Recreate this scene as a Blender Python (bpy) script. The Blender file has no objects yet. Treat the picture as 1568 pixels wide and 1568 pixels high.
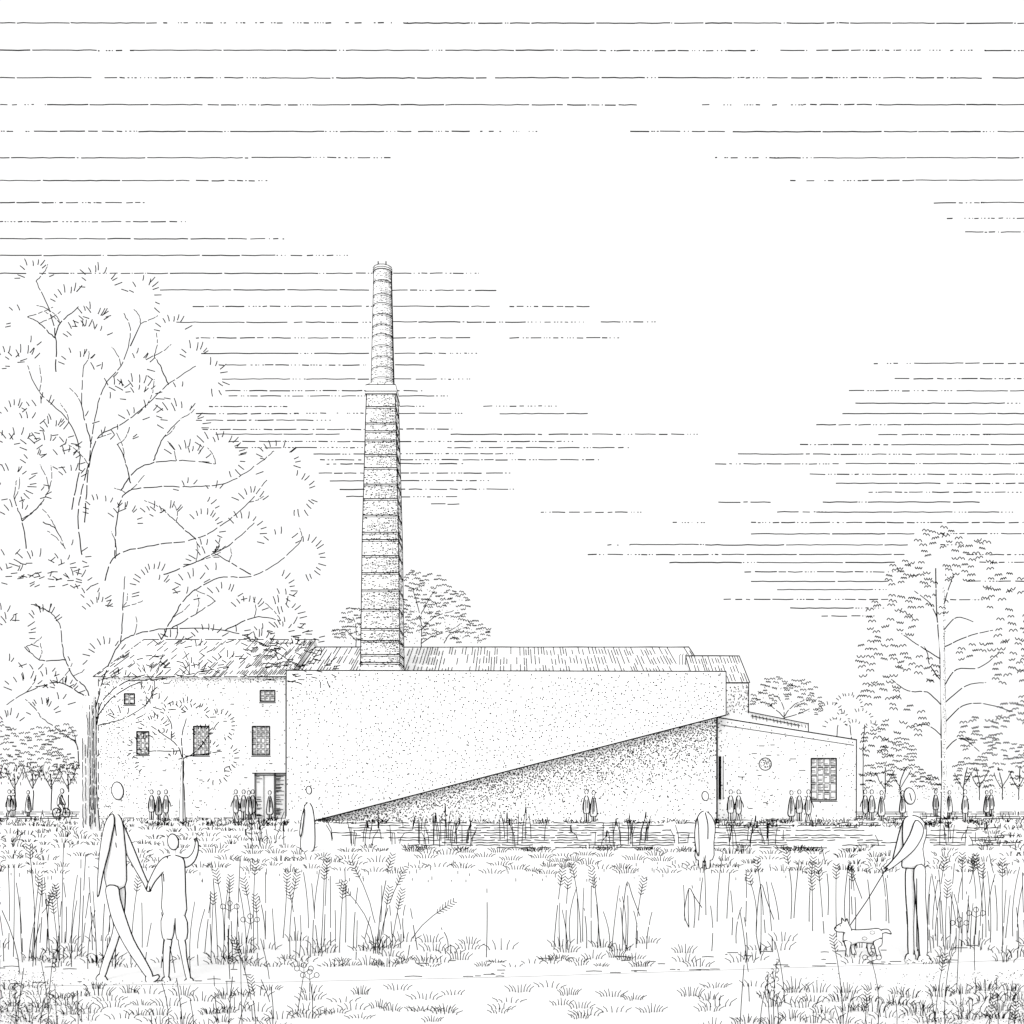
import bpy, math, random
from mathutils import Vector
from mathutils.geometry import delaunay_2d_cdt
random.seed(7)
R=random.uniform
F=1524.4; EYE=1.7; CX=784.0; HZ=1210.0
# image pixel coordinates -> metres at a plan distance d in front of the viewpoint
def P(px,py,d): return ((px-CX)/F*d, d, EYE-(py-HZ)/F*d)
def gd(py): return EYE*F/(py-HZ)           # plan distance of a point lying on the ground

# ---------------------------------------------------------------- materials
def mat(name,c0,c1,scale):
    m=bpy.data.materials.new(name); m.use_nodes=True
    nt=m.node_tree; b=nt.nodes['Principled BSDF']
    b.inputs['Roughness'].default_value=1.0
    b.inputs['Specular IOR Level'].default_value=0.0
    tc=nt.nodes.new('ShaderNodeTexCoord'); n=nt.nodes.new('ShaderNodeTexNoise'); n.inputs['Scale'].default_value=scale
    r=nt.nodes.new('ShaderNodeValToRGB')
    r.color_ramp.elements[0].color=(*c0,1); r.color_ramp.elements[1].color=(*c1,1)
    nt.links.new(tc.outputs['Object'],n.inputs['Vector']); nt.links.new(n.outputs['Fac'],r.inputs['Fac'])
    nt.links.new(r.outputs['Color'],b.inputs['Base Color'])
    return m
PAPER=mat('white_paint',(.87,.87,.87),(.89,.89,.89),3)
INK=mat('black_ink',(.003,.003,.003),(.006,.006,.006),20)

# ---------------------------------------------------------------- mesh collector
class Obj:
    def __init__(s): s.V=[]; s.F=[]; s.M=[]; s.S=set()
    def face(s,pts,m=0):
        b=len(s.V); s.V+=[tuple(p) for p in pts]; s.F.append(tuple(range(b,b+len(pts)))); s.M.append(m)
    def stroke(s,pts,r0,r1=None,m=1):
        n=len(pts)
        if n<2: return
        if r1 is None: r1=r0
        b=len(s.V)
        for i,p in enumerate(pts):
            a=pts[max(0,i-1)]; c=pts[min(n-1,i+1)]
            tx,ty,tz=c[0]-a[0],c[1]-a[1],c[2]-a[2]
            l=math.sqrt(tx*tx+ty*ty+tz*tz) or 1e-9
            tx/=l;ty/=l;tz/=l
            if abs(ty)<.95:   # n1 = t x Y
                nx,ny,nz=-tz,0,tx
            else: nx,ny,nz=0,tz,-ty
            l=math.sqrt(nx*nx+ny*ny+nz*nz) or 1e-9
            nx/=l;ny/=l;nz/=l
            mx,my,mz=ty*nz-tz*ny,tz*nx-tx*nz,tx*ny-ty*nx
            r=r0+(r1-r0)*i/(n-1)
            for ca,sa in ((0,1),(.866,-.5),(-.866,-.5)):
                s.V.append((p[0]+r*(ca*nx+sa*mx),p[1]+r*(ca*ny+sa*my),p[2]+r*(ca*nz+sa*mz)))
        for i in range(n-1):
            q=b+3*i
            for k in range(3):
                k2=(k+1)%3
                s.F.append((q+k,q+k2,q+3+k2,q+3+k)); s.M.append(m)
        s.F.append((b,b+2,b+1)); s.M.append(m)
        q=b+3*(n-1); s.F.append((q,q+1,q+2)); s.M.append(m)
    def line(s,pp,d,w=1.5,w1=None,m=1,d1=None):
        n=len(pp)
        k=1/F/1.73
        pts=[P(x,y,d if d1 is None else d+(d1-d)*i/max(1,n-1)) for i,(x,y) in enumerate(pp)]
        s.stroke(pts,w*d*k,(w if w1 is None else w1)*d*k,m)
    def dot(s,p,r,ax='y',m=1):
        b=len(s.V)
        for i in range(6):
            a=i*math.pi/3
            if ax=='y': s.V.append((p[0]+r*math.cos(a),p[1],p[2]+r*math.sin(a)))
            else: s.V.append((p[0]+r*math.cos(a),p[1]+r*math.sin(a),p[2]))
        s.F.append(tuple(range(b,b+6))); s.M.append(m)
    def puff(s,pp,d,th,step,w=1.5,ink=True,off=0.0,nosm=False):
        """rounded solid whose rim is the outline pp, plus the drawn contour"""
        pl=pp if nosm else smooth(pp,3,True)
        n=len(pl)
        xs=[p[0] for p in pl]; ys=[p[1] for p in pl]
        pts=[Vector(p) for p in pl]
        cxm=((sum(xs)/n)-CX)/F; l=math.hypot(cxm,1); ux,uy=cxm/l,1/l      # figure turned towards the viewer
        def dist(x,y):
            m=1e9
            for i in range(n):
                ax,ay=pl[i]; bx,by=pl[(i+1)%n]
                vx,vy=bx-ax,by-ay; t=((x-ax)*vx+(y-ay)*vy)/((vx*vx+vy*vy) or 1e-9); t=max(0,min(1,t))
                m=min(m,math.hypot(x-ax-t*vx,y-ay-t*vy))
            return m
        def inside(x,y):
            c=False
            for i in range(n):
                ax,ay=pl[i]; bx,by=pl[(i+1)%n]
                if (ay>y)!=(by>y) and x<(bx-ax)*(y-ay)/(by-ay)+ax: c=not c
            return c
        y=min(ys)+step/2
        while y<max(ys):
            x=min(xs)+step/2
            while x<max(xs):
                if inside(x,y) and dist(x,y)>step*.3: pts.append(Vector((x,y)))
                x+=step
            y+=step
        ed=[(i,(i+1)%n) for i in range(n)]
        v,e,f,_,_,_=delaunay_2d_cdt(pts,ed,[],1,1e-5)
        ds=[dist(p[0],p[1]) for p in v]
        dm=max(ds) or 1
        mn=.5*d/F
        for sg in (-1,1):
            b=len(s.V)
            for p,q in zip(v,ds):
                t=mn+th*math.sqrt(max(0,1-(1-q/dm)**2))
                x,yy,z=P(p[0],p[1],d)
                t=off+sg*t
                s.V.append((x+ux*t,yy+uy*t,z))
            for t in f:
                s.S.add(len(s.F)); s.F.append(tuple(b+i for i in (t if sg<0 else reversed(t)))); s.M.append(0)
        if ink:
            k=d/F/1.73
            o2=off-mn*1.6
            lp=[(lambda q:(q[0]+ux*o2,q[1]+uy*o2,q[2]))(P(x,y,d)) for x,y in pl]
            s.stroke(lp+[lp[0],lp[1]],w*k)
    def make(s,name,loc=(0,0,0),parent=None,mats=None):
        me=bpy.data.meshes.new(name)
        lx,ly,lz=loc
        me.from_pydata([(x-lx,y-ly,z-lz) for x,y,z in s.V],[],s.F)
        for m_ in (mats or (PAPER,INK)): me.materials.append(m_)
        me.polygons.foreach_set('material_index',s.M)
        if s.S: me.polygons.foreach_set('use_smooth',[i in s.S for i in range(len(s.F))])
        me.update()
        o=bpy.data.objects.new(name,me); o.location=loc
        bpy.context.scene.collection.objects.link(o)
        if parent: o.parent=parent
        return o
def empty(name):
    o=bpy.data.objects.new(name,None); bpy.context.scene.collection.objects.link(o); return o

def smooth(pp,n=4,closed=False):
    out=[]; L=len(pp)
    if L<3: return list(pp)
    rng=range(L if closed else L-1)
    for i in rng:
        if closed: a,b,c,e=pp[(i-1)%L],pp[i],pp[(i+1)%L],pp[(i+2)%L]
        else: a,b,c,e=pp[max(i-1,0)],pp[i],pp[i+1],pp[min(i+2,L-1)]
        for k in range(n):
            t=k/n
            out.append(tuple(.5*((2*b[j])+(-a[j]+c[j])*t+(2*a[j]-5*b[j]+4*c[j]-e[j])*t*t+(-a[j]+3*b[j]-3*c[j]+e[j])*t**3) for j in (0,1)))
    if not closed: out.append(tuple(pp[-1]))
    return out
def ell(cx,cy,rx,ry,n=14,tilt=0):
    return [(cx+rx*math.cos(2*math.pi*i/n)+tilt*math.sin(2*math.pi*i/n),cy+ry*math.sin(2*math.pi*i/n)) for i in range(n)]
STY={'s':((30,150),(1.5,4),.25),'b':((3,34),(2,7),.5),'d':((1.5,12),(5,22),.6)}
def hrow(o,y,x0,x1,d,sty='s',w=1.5,wob=.45):
    x=x0
    (a,b),(g0,g1),pd=STY[sty]
    while x<x1:
        l=min(R(a,b),x1-x)
        n=max(2,int(l/9)+1)
        o.line([(x+l*i/(n-1),y+R(-wob,wob)) for i in range(n)],d,w*R(.85,1.15))
        x+=l+R(g0,g1)
        if random.random()<pd:
            for _ in range(random.randint(1,4)):
                o.line([(x,y),(x+R(1,3),y)],d,w*.9); x+=R(3.5,7)
def broken(o,pp,d,d1=None,w=1.5,w1=None,a=(18,60),g=(1.5,4),sm=5,wob=.5):
    q=smooth(pp,sm); q=[(x+R(-wob,wob),y+R(-wob,wob)) for x,y in q]
    n=len(q); seg=[]; acc=0; lim=R(*a); tot=sum(math.dist(q[i],q[i+1]) for i in range(n-1)) or 1; run=0
    d1=d if d1 is None else d1; w1=w if w1 is None else w1
    cur=[(q[0],0)]
    for i in range(n-1):
        L=math.dist(q[i],q[i+1]); run+=L; acc+=L
        cur.append((q[i+1],run/tot))
        if acc>lim:
            seg.append(cur); p=q[i+1]; nx=q[min(i+2,n-1)]
            l2=math.dist(p,nx) or 1; t=min(.6,R(*g)/l2)
            cur=[((p[0]+(nx[0]-p[0])*t,p[1]+(nx[1]-p[1])*t),run/tot)]; acc=0; lim=R(*a)
    seg.append(cur)
    for c in seg:
        if len(c)<2: continue
        dd0=d+(d1-d)*c[0][1]; k=1/F/1.73
        o.stroke([P(p[0],p[1],d+(d1-d)*t) for p,t in c],(w+(w1-w)*c[0][1])*dd0*k,(w+(w1-w)*c[-1][1])*dd0*k)

# ================================================================ SKY
sky=Obj(); D=420
rows=[(35,[(-300,240,'s'),(250,600,'d'),(618,1262,'s'),(1266,1300,'b'),(1302,1900,'s')]),
(77,[(-300,148,'s'),(150,205,'d'),(205,915,'s'),(918,1160,'b'),(1195,1232,'s'),(1250,1362,'b'),(1372,1430,'d'),(1455,1505,'d'),(1508,1900,'s')]),
(119,[(-300,140,'s'),(160,400,'b'),(400,745,'s'),(758,1140,'s'),(1142,1260,'b'),(1265,1450,'b'),(1455,1505,'s'),(1520,1900,'s')]),
(160,[(-300,-20,'s'),(0,60,'d'),(72,310,'s'),(318,470,'b'),(478,680,'s'),(682,850,'s'),(852,975,'b'),(1075,1230,'d'),(1230,1335,'b'),(1345,1900,'s')]),
(201,[(-300,-10,'b'),(10,45,'d'),(52,130,'s'),(135,210,'b'),(212,630,'s'),(640,720,'b'),(735,795,'d'),(965,1110,'b'),(1122,1900,'s')]),
(241,[(-300,380,'s'),(385,515,'s'),(518,598,'b'),(1095,1175,'d'),(1178,1900,'s')]),
(276,[(-300,290,'s'),(300,390,'b'),(1210,1320,'d'),(1320,1400,'b'),(1402,1900,'s')]),
(310,[(-300,60,'s'),(65,215,'b'),(1430,1500,'b'),(1502,1900,'s')]),
(339,[(-300,150,'b'),(155,275,'b')]),(334,[(1450,1490,'d'),(1492,1900,'b')]),
(365,[(-300,200,'s'),(205,345,'s'),(350,435,'b')]),(355,[(1478,1900,'b')]),
(391,[(-300,160,'s'),(165,440,'s'),(445,535,'b')]),
(418,[(-300,40,'s'),(60,220,'b'),(225,540,'s'),(545,560,'b'),(602,710,'b')]),
(444,[(245,565,'s'),(600,765,'b')]),(469,[(295,335,'b'),(345,565,'b'),(602,750,'s'),(780,905,'b')]),
(493,[(270,440,'s'),(450,568,'b'),(602,705,'s'),(715,870,'b'),(920,985,'b')]),
(517,[(300,565,'b'),(602,720,'b'),(780,930,'b')]),(541,[(308,565,'s'),(604,715,'b')]),
(556,[(1338,1375,'d'),(1400,1500,'s'),(1505,1568,'b')]),(559,[(335,560,'b'),(605,650,'s')]),(580,[(340,565,'s'),(604,695,'b'),(1370,1900,'b')]),
(598,[(345,562,'b'),(606,640,'b'),(1300,1460,'b'),(1465,1900,'s')]),(606,[(350,560,'b'),(607,665,'s')]),(617,[(1310,1540,'s')]),
(622,[(320,440,'b'),(612,635,'s'),(740,850,'b')]),(633,[(300,440,'b'),(450,560,'d'),(609,700,'b'),(765,900,'s'),(1290,1900,'s')]),
(643,[(300,492,'b')]),(650,[(1250,1380,'b'),(1385,1900,'s')]),(657,[(310,560,'b'),(611,690,'b')]),
(665,[(330,520,'s'),(690,830,'s'),(840,1065,'b'),(1345,1500,'b'),(1505,1900,'s')]),
(676,[(350,560,'b'),(612,860,'b')]),(681,[(1225,1360,'b'),(1365,1900,'s')]),(685,[(360,560,'b'),(685,955,'b')]),
(695,[(480,560,'s'),(612,770,'b'),(1130,1240,'s'),(1245,1900,'b')]),(704,[(490,560,'b'),(613,910,'b')]),(710,[(500,560,'b'),(613,700,'b'),(1095,1290,'b'),(1295,1640,'s')]),
(724,[(488,560,'b'),(613,780,'b')]),(726,[(1240,1560,'b')]),(736,[(505,558,'s'),(614,730,'b')]),(740,[(1280,1440,'s'),(1450,1660,'b')]),
(749,[(520,558,'s'),(614,790,'b')]),(754,[(1330,1540,'b')]),(760,[(530,558,'s'),(614,700,'b')]),(769,[(1100,1180,'b'),(1260,1500,'s')]),
(772,[(660,705,'b')]),(784,[(828,975,'b'),(1190,1240,'b'),(1250,1530,'s')]),(800,[(1030,1060,'d'),(1150,1620,'b')]),
(817,[(1150,1400,'s'),(1440,1700,'b')]),(834,[(930,960,'d'),(965,1070,'s'),(1080,1390,'s'),(1440,1480,'b')]),(849,[(900,1100,'b'),(1105,1385,'s'),(1480,1568,'b')]),
(861,[(1025,1370,'s'),(1500,1700,'b')]),(876,[(1140,1370,'b')]),(890,[(1150,1360,'s'),(1480,1650,'b')]),(903,[(1190,1350,'s')]),
(918,[(1108,1360,'b'),(1455,1490,'b')]),(931,[(1210,1330,'s')]),(943,[(1258,1325,'b')])]
for y,ss in rows:
    for x0,x1,t in ss: hrow(sky,y+R(-.4,.4),x0,x1,D,t,1.6)
sky.make('sky',(0,D,0))

# ================================================================ GROUND
g=Obj(); g.face([(-1500,-60,0),(1500,-60,0),(1500,3000,0),(-1500,3000,0)]); g.make('ground')
pond=Obj()
dn,df=gd(1300),gd(1262)
sh=[(-9.5,46),(-4,dn+1),(2,dn-.3),(9,dn+.2),(15,dn+1),(19,36),(24,50),(22,df+3),(8,df+2),(-6,df+2),(-10,51)]
pond.face([(x,y,.004) for x,y in sh])
def inpoly(x,y,pl):
    c=False; n=len(pl)
    for i in range(n):
        ax,ay=pl[i]; bx,by=pl[(i+1)%n]
        if (ay>y)!=(by>y) and x<(bx-ax)*(y-ay)/(by-ay)+ax: c=not c
    return c
py=1261
while py<1300:
    d=gd(py); x=400
    while x<1560:
        l=R(8,70)
        wx=(x-CX)/F*d
        dens=.6+ .4*math.exp(-((x-700)/120)**2)+.3*math.exp(-((x-900)/90)**2)+.2*math.exp(-((x-1150)/90)**2)
        if inpoly(wx,d,sh) and inpoly((x+l-CX)/F*d,d,sh) and random.random()<dens:
            n=max(3,int(l/4)); ph=R(0,6)
            k=d/F
            pts=[((x+l*i/(n-1)-CX)*k,d,.012+.5*k*math.sin(ph+i*1.3)+.5*k) for i in range(n)]
            pond.stroke(pts,1.5*k/1.73)
        x+=l+R(2,10)
    py+=3.8
pond.make('pond')

path=Obj()
pc=[(-30,8.3),(-8,8.9),(-3,9.15),(0,9.5),(4,10.2),(9,11.2),(30,14.5)]
path.face([(x,y-.45,.004) for x,y in pc]+[(x,y+.5,.004) for x,y in reversed(pc)])
for i in range(90):
    t=R(0,1)
    x=-6+13*t
    j=0
    while j<len(pc)-2 and pc[j+1][0]<x: j+=1
    f=(x-pc[j][0])/(pc[j+1][0]-pc[j][0]); yc=pc[j][1]+f*(pc[j+1][1]-pc[j][1])
    y=yc+random.choice((R(-.45,-.3),R(.3,.5),R(-.4,.4)))
    l=R(.02,.16); k=y/F
    path.stroke([(x,y,.008),(x+l/2,y+R(-.02,.02),.010),(x+l,y,.008)],1.1*k/1.73)
path.make('path')

# ================================================================ BUILDINGS
def stip(o,poly,d,g,dens,r=.8,jit=.48,off=.02):
    xs=[p[0] for p in poly]; ys=[p[1] for p in poly]
    y=min(ys)
    while y<max(ys):
        x=min(xs)
        while x<max(xs):
            qx,qy=x+R(-jit,jit)*g,y+R(-jit,jit)*g
            if inpoly(qx,qy,poly) and random.random()<dens(qx,qy):
                p=P(qx,qy,d-off); o.dot(p,r*R(.8,1.15)*d/F)
            x+=g
        y+=g
def wallholes(o,x0,x1,y0,y1,d,holes,rec=.18):
    """wall rectangle in elevation with real window openings"""
    xs=sorted({x0,x1,*[h[0] for h in holes],*[h[1] for h in holes]})
    ys=sorted({y0,y1,*[h[2] for h in holes],*[h[3] for h in holes]})
    for i in range(len(xs)-1):
        for j in range(len(ys)-1):
            mx,my=(xs[i]+xs[i+1])/2,(ys[j]+ys[j+1])/2
            if any(h[0]<mx<h[1] and h[2]<my<h[3] for h in holes): continue
            o.face([P(xs[i],ys[j+1],d),P(xs[i+1],ys[j+1],d),P(xs[i+1],ys[j],d),P(xs[i],ys[j],d)])
    for h in holes:
        a=P(h[0],h[3],d); b=P(h[1],h[2],d)
        for q in (((a[0],a[2]),(b[0],a[2])),((b[0],a[2]),(b[0],b[2])),((b[0],b[2]),(a[0],b[2])),((a[0],b[2]),(a[0],a[2]))):
            o.face([(q[0][0],d,q[0][1]),(q[1][0],d,q[1][1]),(q[1][0],d+rec,q[1][1]),(q[0][0],d+rec,q[0][1])])
def window(parent,name,x0,x1,y0,y1,d,nx,ny,dark=.7,rec=.12):
    w=Obj()
    dd=d+rec-.01
    a=P(x0,y1,d); b=P(x1,y0,d)
    w.face([(a[0],dd,a[2]),(b[0],dd,a[2]),(b[0],dd,b[2]),(a[0],dd,b[2])])
    for pp in (((x0,y0),(x1,y0)),((x1,y0),(x1,y1)),((x1,y1),(x0,y1)),((x0,y1),(x0,y0))): w.line(pp,d-.02,1.4)
    w.line([(x0-1.5,y1+2),(x1+1.5,y1+2)],d-.03,1.2)
    cw=(x1-x0)/nx; ch=(y1-y0)/ny
    for i in range(nx):
        for j in range(ny):
            cx0=x0+i*cw+.9; cx1=x0+(i+1)*cw-.9; cy0=y0+j*ch+.9; cy1=y0+(j+1)*ch-.9
            for pp in (((cx0,cy0),(cx1,cy0)),((cx1,cy0),(cx1,cy1)),((cx1,cy1),(cx0,cy1)),((cx0,cy1),(cx0,cy0))): w.line(pp,d+rec*.7,.7)
            y=cy0+1
            sh=random.random()
            while y<cy1:
                if random.random()<dark*(.5+sh)*(1.2-.5*j/ny): w.line([(cx0,y+R(-.3,.3)),(cx1-R(0,cw*.4),y)],d+rec*.75,.8)
                y+=2.2
    w.make(name,(0,0,0),parent)

# --- brick house (left)
hs=empty('brick_house'); d=60.0
o=Obj()
holes=[(398,421,1057,1074),(386,413,1112,1156),(389,437,1184,1252.5),(209,228,1120,1155),(296,320,1112,1156),(190,206,1062,1078)]
wallholes(o,150,438,1036,1253.2,d,holes)
xl=P(150,0,d)[0]; xr=P(438,0,d)[0]; ze=P(0,1036,d)[2]; dr=68.0; zr=P(0,980,dr)[2]; db=76.0
for x in (xl,xr): o.face([(x,d,0),(x,db,0),(x,db,ze),(x,dr,zr-.03),(x,d,ze)])
o.face([(xl,db,0),(xr,db,0),(xr,db,ze),(xl,db,ze)])
o.make('walls',parent=hs)
o=Obj()
o.face([(xl-.2,d-.25,ze-.06),(xr+.2,d-.25,ze-.06),(xr+.2,dr,zr),(xl-.2,dr,zr)])
o.face([(xl-.2,db+.25,ze-.06),(xr+.2,db+.25,ze-.06),(xr+.2,dr,zr),(xl-.2,dr,zr)])
k=d/F/1.73
def rp(u,v,up=.03):
    return (xl-.2+(xr-xl+.4)*u,d-.25+(dr-d+.25)*v,ze-.06+(zr-ze+.06)*v+up)
def rseg(a,b,w): o.stroke([rp(*a),rp(*b)],w*k)
def rbreak(a,b,w,dash=(.02,.12),gap=(.01,.04)):
    t=0
    while t<1:
        t2=min(1,t+R(*dash)); rseg((a[0]+(b[0]-a[0])*t,a[1]+(b[1]-a[1])*t),(a[0]+(b[0]-a[0])*t2,a[1]+(b[1]-a[1])*t2),w); t=t2+R(*gap)
rbreak((0,0),(.8,0),1.4); rseg((.8,0),(1,0),1.7); rbreak((0,1),(1,1),1.6,(.04,.2)); rseg((1,0),(1,1),1.5); rbreak((0,0),(0,1),1.2)
u=0.01
while u<.995:
    for seg in range(5):
        p=.24+.5*(u>.74)+.35*(seg==0)*(u>.6)+.14*math.sin(u*23+seg)
        if random.random()<p:
            v0=seg/5+R(0,.08); v1=min(v0+R(.08,.19),.98)
            o.stroke([rp(u,v0),rp(min(u,.99),v1)],1.05*k)
    u+=.0098+R(-.002,.004)
o.make('roof',parent=hs)
for h,n in zip(holes,((3,2),(4,5),None,(3,4),(4,5),(2,2))):
    if n: window(hs,'window',*h,d,*n,dark=.7 if h[0]>380 else .3)
o=Obj() # door
a=P(389,1252.5,d);b=P(437,1184,d)
o.face([(a[0],d+.17,a[2]),(b[0],d+.17,a[2]),(b[0],d+.17,b[2]),(a[0],d+.17,b[2])])
for x in (389,391.5,420,422,437): o.line([(x,1184),(x,1252)],d+.1,1.3)
o.line([(386,1184),(438,1184)],d-.02,1.5); o.line([(389,1187),(437,1187)],d+.1,1.1)
for i in range(34): 
    y=R(1188,1250); o.line([(423,y),(423+R(3,13),y)],d+.1,.9)
for i in range(16):
    y=R(1188,1250); o.line([(393,y),(393+R(3,10),y)],d+.1,.9)
o.line([(404,1187),(404,1251)],d+.1,1.0); o.make('door',parent=hs)
o=Obj()
broken(o,[(437.6,1037),(437.6,1253)],d-.03,w=1.5,sm=1)
for i in range(12): o.line([(150.5,1040+i*18),(150.5,1040+i*18+R(5,14))],d-.03,1.2)
hrow(o,1253,150,437,d-.05,'b',1.4)
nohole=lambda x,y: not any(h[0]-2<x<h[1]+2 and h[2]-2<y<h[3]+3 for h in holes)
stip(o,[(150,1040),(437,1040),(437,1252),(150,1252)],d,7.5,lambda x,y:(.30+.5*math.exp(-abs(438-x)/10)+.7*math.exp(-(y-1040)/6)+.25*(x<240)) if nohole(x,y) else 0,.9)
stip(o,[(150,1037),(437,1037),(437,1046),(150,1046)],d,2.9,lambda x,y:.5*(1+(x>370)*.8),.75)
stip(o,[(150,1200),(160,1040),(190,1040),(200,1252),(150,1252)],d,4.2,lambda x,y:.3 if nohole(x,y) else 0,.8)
for i in range(60):
    x=R(150,435);y=R(1050,1245)
    if not any(h[0]-8<x<h[1]+3 and h[2]-4<y<h[3]+4 for h in holes): o.line([(x,y),(x+R(2,6),y)],d-.02,1.1)
o.make('brickwork',parent=hs)

# --- main hall with sloping overhang
mh=empty('factory_hall'); d=55.0; rw=55.5
o=Obj()
up=[(438,1026.5),(1112,1028),(1112,1095),(480,1257.1),(438,1257.1)]
fr=[P(x,y,d) for x,y in up]; 
o.face(list(reversed(fr)))
bk=[(x,rw-.005,z) for x,_,z in fr]
for i in (2,3): o.face([fr[i],fr[(i+1)%5],bk[(i+1)%5],bk[i]])
o.face([fr[1],fr[2],bk[2],bk[1]]); o.face([fr[4],fr[0],bk[0],bk[4]])
pt=.3
o.face([fr[0],fr[1],(fr[1][0],d+pt,fr[1][2]),(fr[0][0],d+pt,fr[0][2])])
o.face([(fr[0][0],d+pt,fr[0][2]),(fr[1][0],d+pt,fr[1][2]),(fr[1][0],d+pt,fr[1][2]-1),(fr[0][0],d+pt,fr[0][2]-1)])
lx0=P(440,0,rw)[0]; lx1=P(1098,0,rw)[0]
o.face([(lx0,rw,0),(lx1,rw,0),(lx1,rw,7.2),(lx0,rw,7.2)])
o.face([(fr[0][0]+.01,rw,0),(fr[0][0]+.01,64,0),(fr[0][0]+.01,64,7.2),(fr[0][0]+.01,rw,7.2)])
o.face([(fr[0][0],d+pt,fr[0][2]-1),(fr[1][0],d+pt,fr[1][2]-1),(fr[1][0],58.5,fr[1][2]-1),(fr[0][0],58.5,fr[0][2]-1)])
o.make('walls',parent=mh)
o=Obj()
broken(o,[(438,1026.5),(1112,1028)],d-.03,w=1.5,sm=30,wob=.2,a=(60,150))
for pp in ([(1112,1028),(1112,1095)],[(438,1026),(438,1250)]): broken(o,pp,d-.03,w=1.5,sm=6,wob=.2)
broken(o,[(1112,1095),(480,1257)],d-.03,w=2.0,sm=40,wob=.3,a=(80,200))
def slope(x): return 1257+(x-480)*(1095-1257)/(1112-480)
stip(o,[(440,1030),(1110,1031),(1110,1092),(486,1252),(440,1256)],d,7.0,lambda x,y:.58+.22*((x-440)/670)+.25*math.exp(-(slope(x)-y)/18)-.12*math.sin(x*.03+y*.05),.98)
def dl(x,y):  # dot density draws the shade under the overhang onto the recessed wall
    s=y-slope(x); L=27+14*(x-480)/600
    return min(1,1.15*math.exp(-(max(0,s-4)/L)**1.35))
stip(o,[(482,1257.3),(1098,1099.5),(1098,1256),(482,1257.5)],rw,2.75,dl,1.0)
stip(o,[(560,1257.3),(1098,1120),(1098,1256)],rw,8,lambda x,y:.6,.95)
broken(o,[(1097.5,1099),(1097.5,1256)],rw-.03,w=1.5,sm=8,wob=.2)
o.make('stipple_and_shade',parent=mh)
def gable(o,parent,px0,px1,de,pye,dr,pyr,hat=5.0,p=.9,slopeseg=2):
    x0=P(px0,0,dr)[0]; x1=P(px1,0,dr)[0]; ze=P(0,pye,de)[2]; zr=P(0,pyr,dr)[2]; db=2*dr-de
    o.face([(x0,de,ze),(x1,de,ze),(x1,dr,zr),(x0,dr,zr)]); o.face([(x0,db,ze),(x1,db,ze),(x1,dr,zr),(x0,dr,zr)])
    e=.06
    for x in (x0+e,x1-e): o.face([(x,de+e,0),(x,db-e,0),(x,db-e,ze-.02),(x,dr,zr-.04),(x,de+e,ze-.02)])
    o.face([(x0+e,de+e,0),(x1-e,de+e,0),(x1-e,de+e,ze-.02),(x0+e,de+e,ze-.02)])
    o.face([(x0+e,db-e,0),(x1-e,db-e,0),(x1-e,db-e,ze-.02),(x0+e,db-e,ze-.02)])
    k=de/F/1.73
    q=lambda x,v:(x,de+(dr-de)*v,ze+(zr-ze)*v+.035)
    n=max(2,int((x1-x0)/1.2))
    o.stroke([(x0+(x1-x0)*i/n,dr,zr+.03+R(-.01,.01)) for i in range(n+1)],1.7*k*dr/de)
    o.stroke([q(x1,0),q(x1,1)],1.5*k); o.stroke([q(x0,0),q(x0,1)],1.5*k); o.stroke([q(x0,0),q(x1,0)],1.5*k)
    x=x0; st=hat*dr/F
    while x<x1:
        x+=st*R(.7,1.3)
        if x>x1: break
        for sg in range(slopeseg):
            if random.random()<p*(.65+.35*math.sin(x*.9)**2):
                v0=sg/slopeseg+R(0,.08); v1=min(.99,v0+R(.5,1.05)/slopeseg)
                o.stroke([q(x,v0),q(x,v1)],1.15*k)
o=Obj(); gable(o,mh,482,1055,58.6,1034,64.5,991.5,hat=4.6,slopeseg=3); o.make('roof',parent=mh)
an=empty('annex_building')
o=Obj(); gable(o,an,1050,1132,57.6,1046,60.3,1005,hat=4.2,slopeseg=3); 
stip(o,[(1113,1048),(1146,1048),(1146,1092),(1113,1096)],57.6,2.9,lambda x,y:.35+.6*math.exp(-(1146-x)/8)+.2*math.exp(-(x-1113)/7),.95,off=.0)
broken(o,[(1146.5,1046),(1146.5,1092)],57.5,w=1.5,sm=4,wob=.1)
for x in (1041,1045,1050): o.line([(x,1018),(x,1003),(x+2,1001)],57.5,1.1)
o.make('annex_walls_and_roof',parent=an)
# --- low building at right (mono-pitch)
lb=empty('low_brick_building'); d=56.0
o=Obj(); W=(1242,1281,1161,1225)
wallholes(o,1098,1312,1135,1256.3,d,[W])
o.face([P(1098,1135,d),P(1312,1135,d),P(1312,1133,d),P(1098,1098,d)])
A=P(1098,1098,d);B=P(1312,1133,d); dd=64
o.face([A,B,(B[0],dd,B[2]),(A[0],dd,A[2])])
for q in (A,B): o.face([(q[0],d,0),(q[0],dd,0),(q[0],dd,q[2]),(q[0],d,q[2])])
o.face([(A[0],dd,0),(B[0],dd,0),(B[0],dd,B[2]),(A[0],dd,A[2])])
A2=P(1120,1085,61);B2=P(1238,1108,61)
o.face([(A2[0],61,0),(B2[0],61,0),B2,A2]); o.face([A2,B2,(B2[0],63.9,B2[2]),(A2[0],63.9,A2[2])])
o.make('walls',parent=lb)
o=Obj()
broken(o,[(1098,1098),(1312,1133)],d-.04,w=1.7,sm=20,wob=.3,a=(60,140))
broken(o,[(1104,1110),(1308,1141)],d-.04,w=1.0,sm=20,wob=.3,a=(6,20),g=(3,8))
broken(o,[(1311.6,1133),(1311.6,1256)],d-.04,w=1.5,sm=6,wob=.2)
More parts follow.
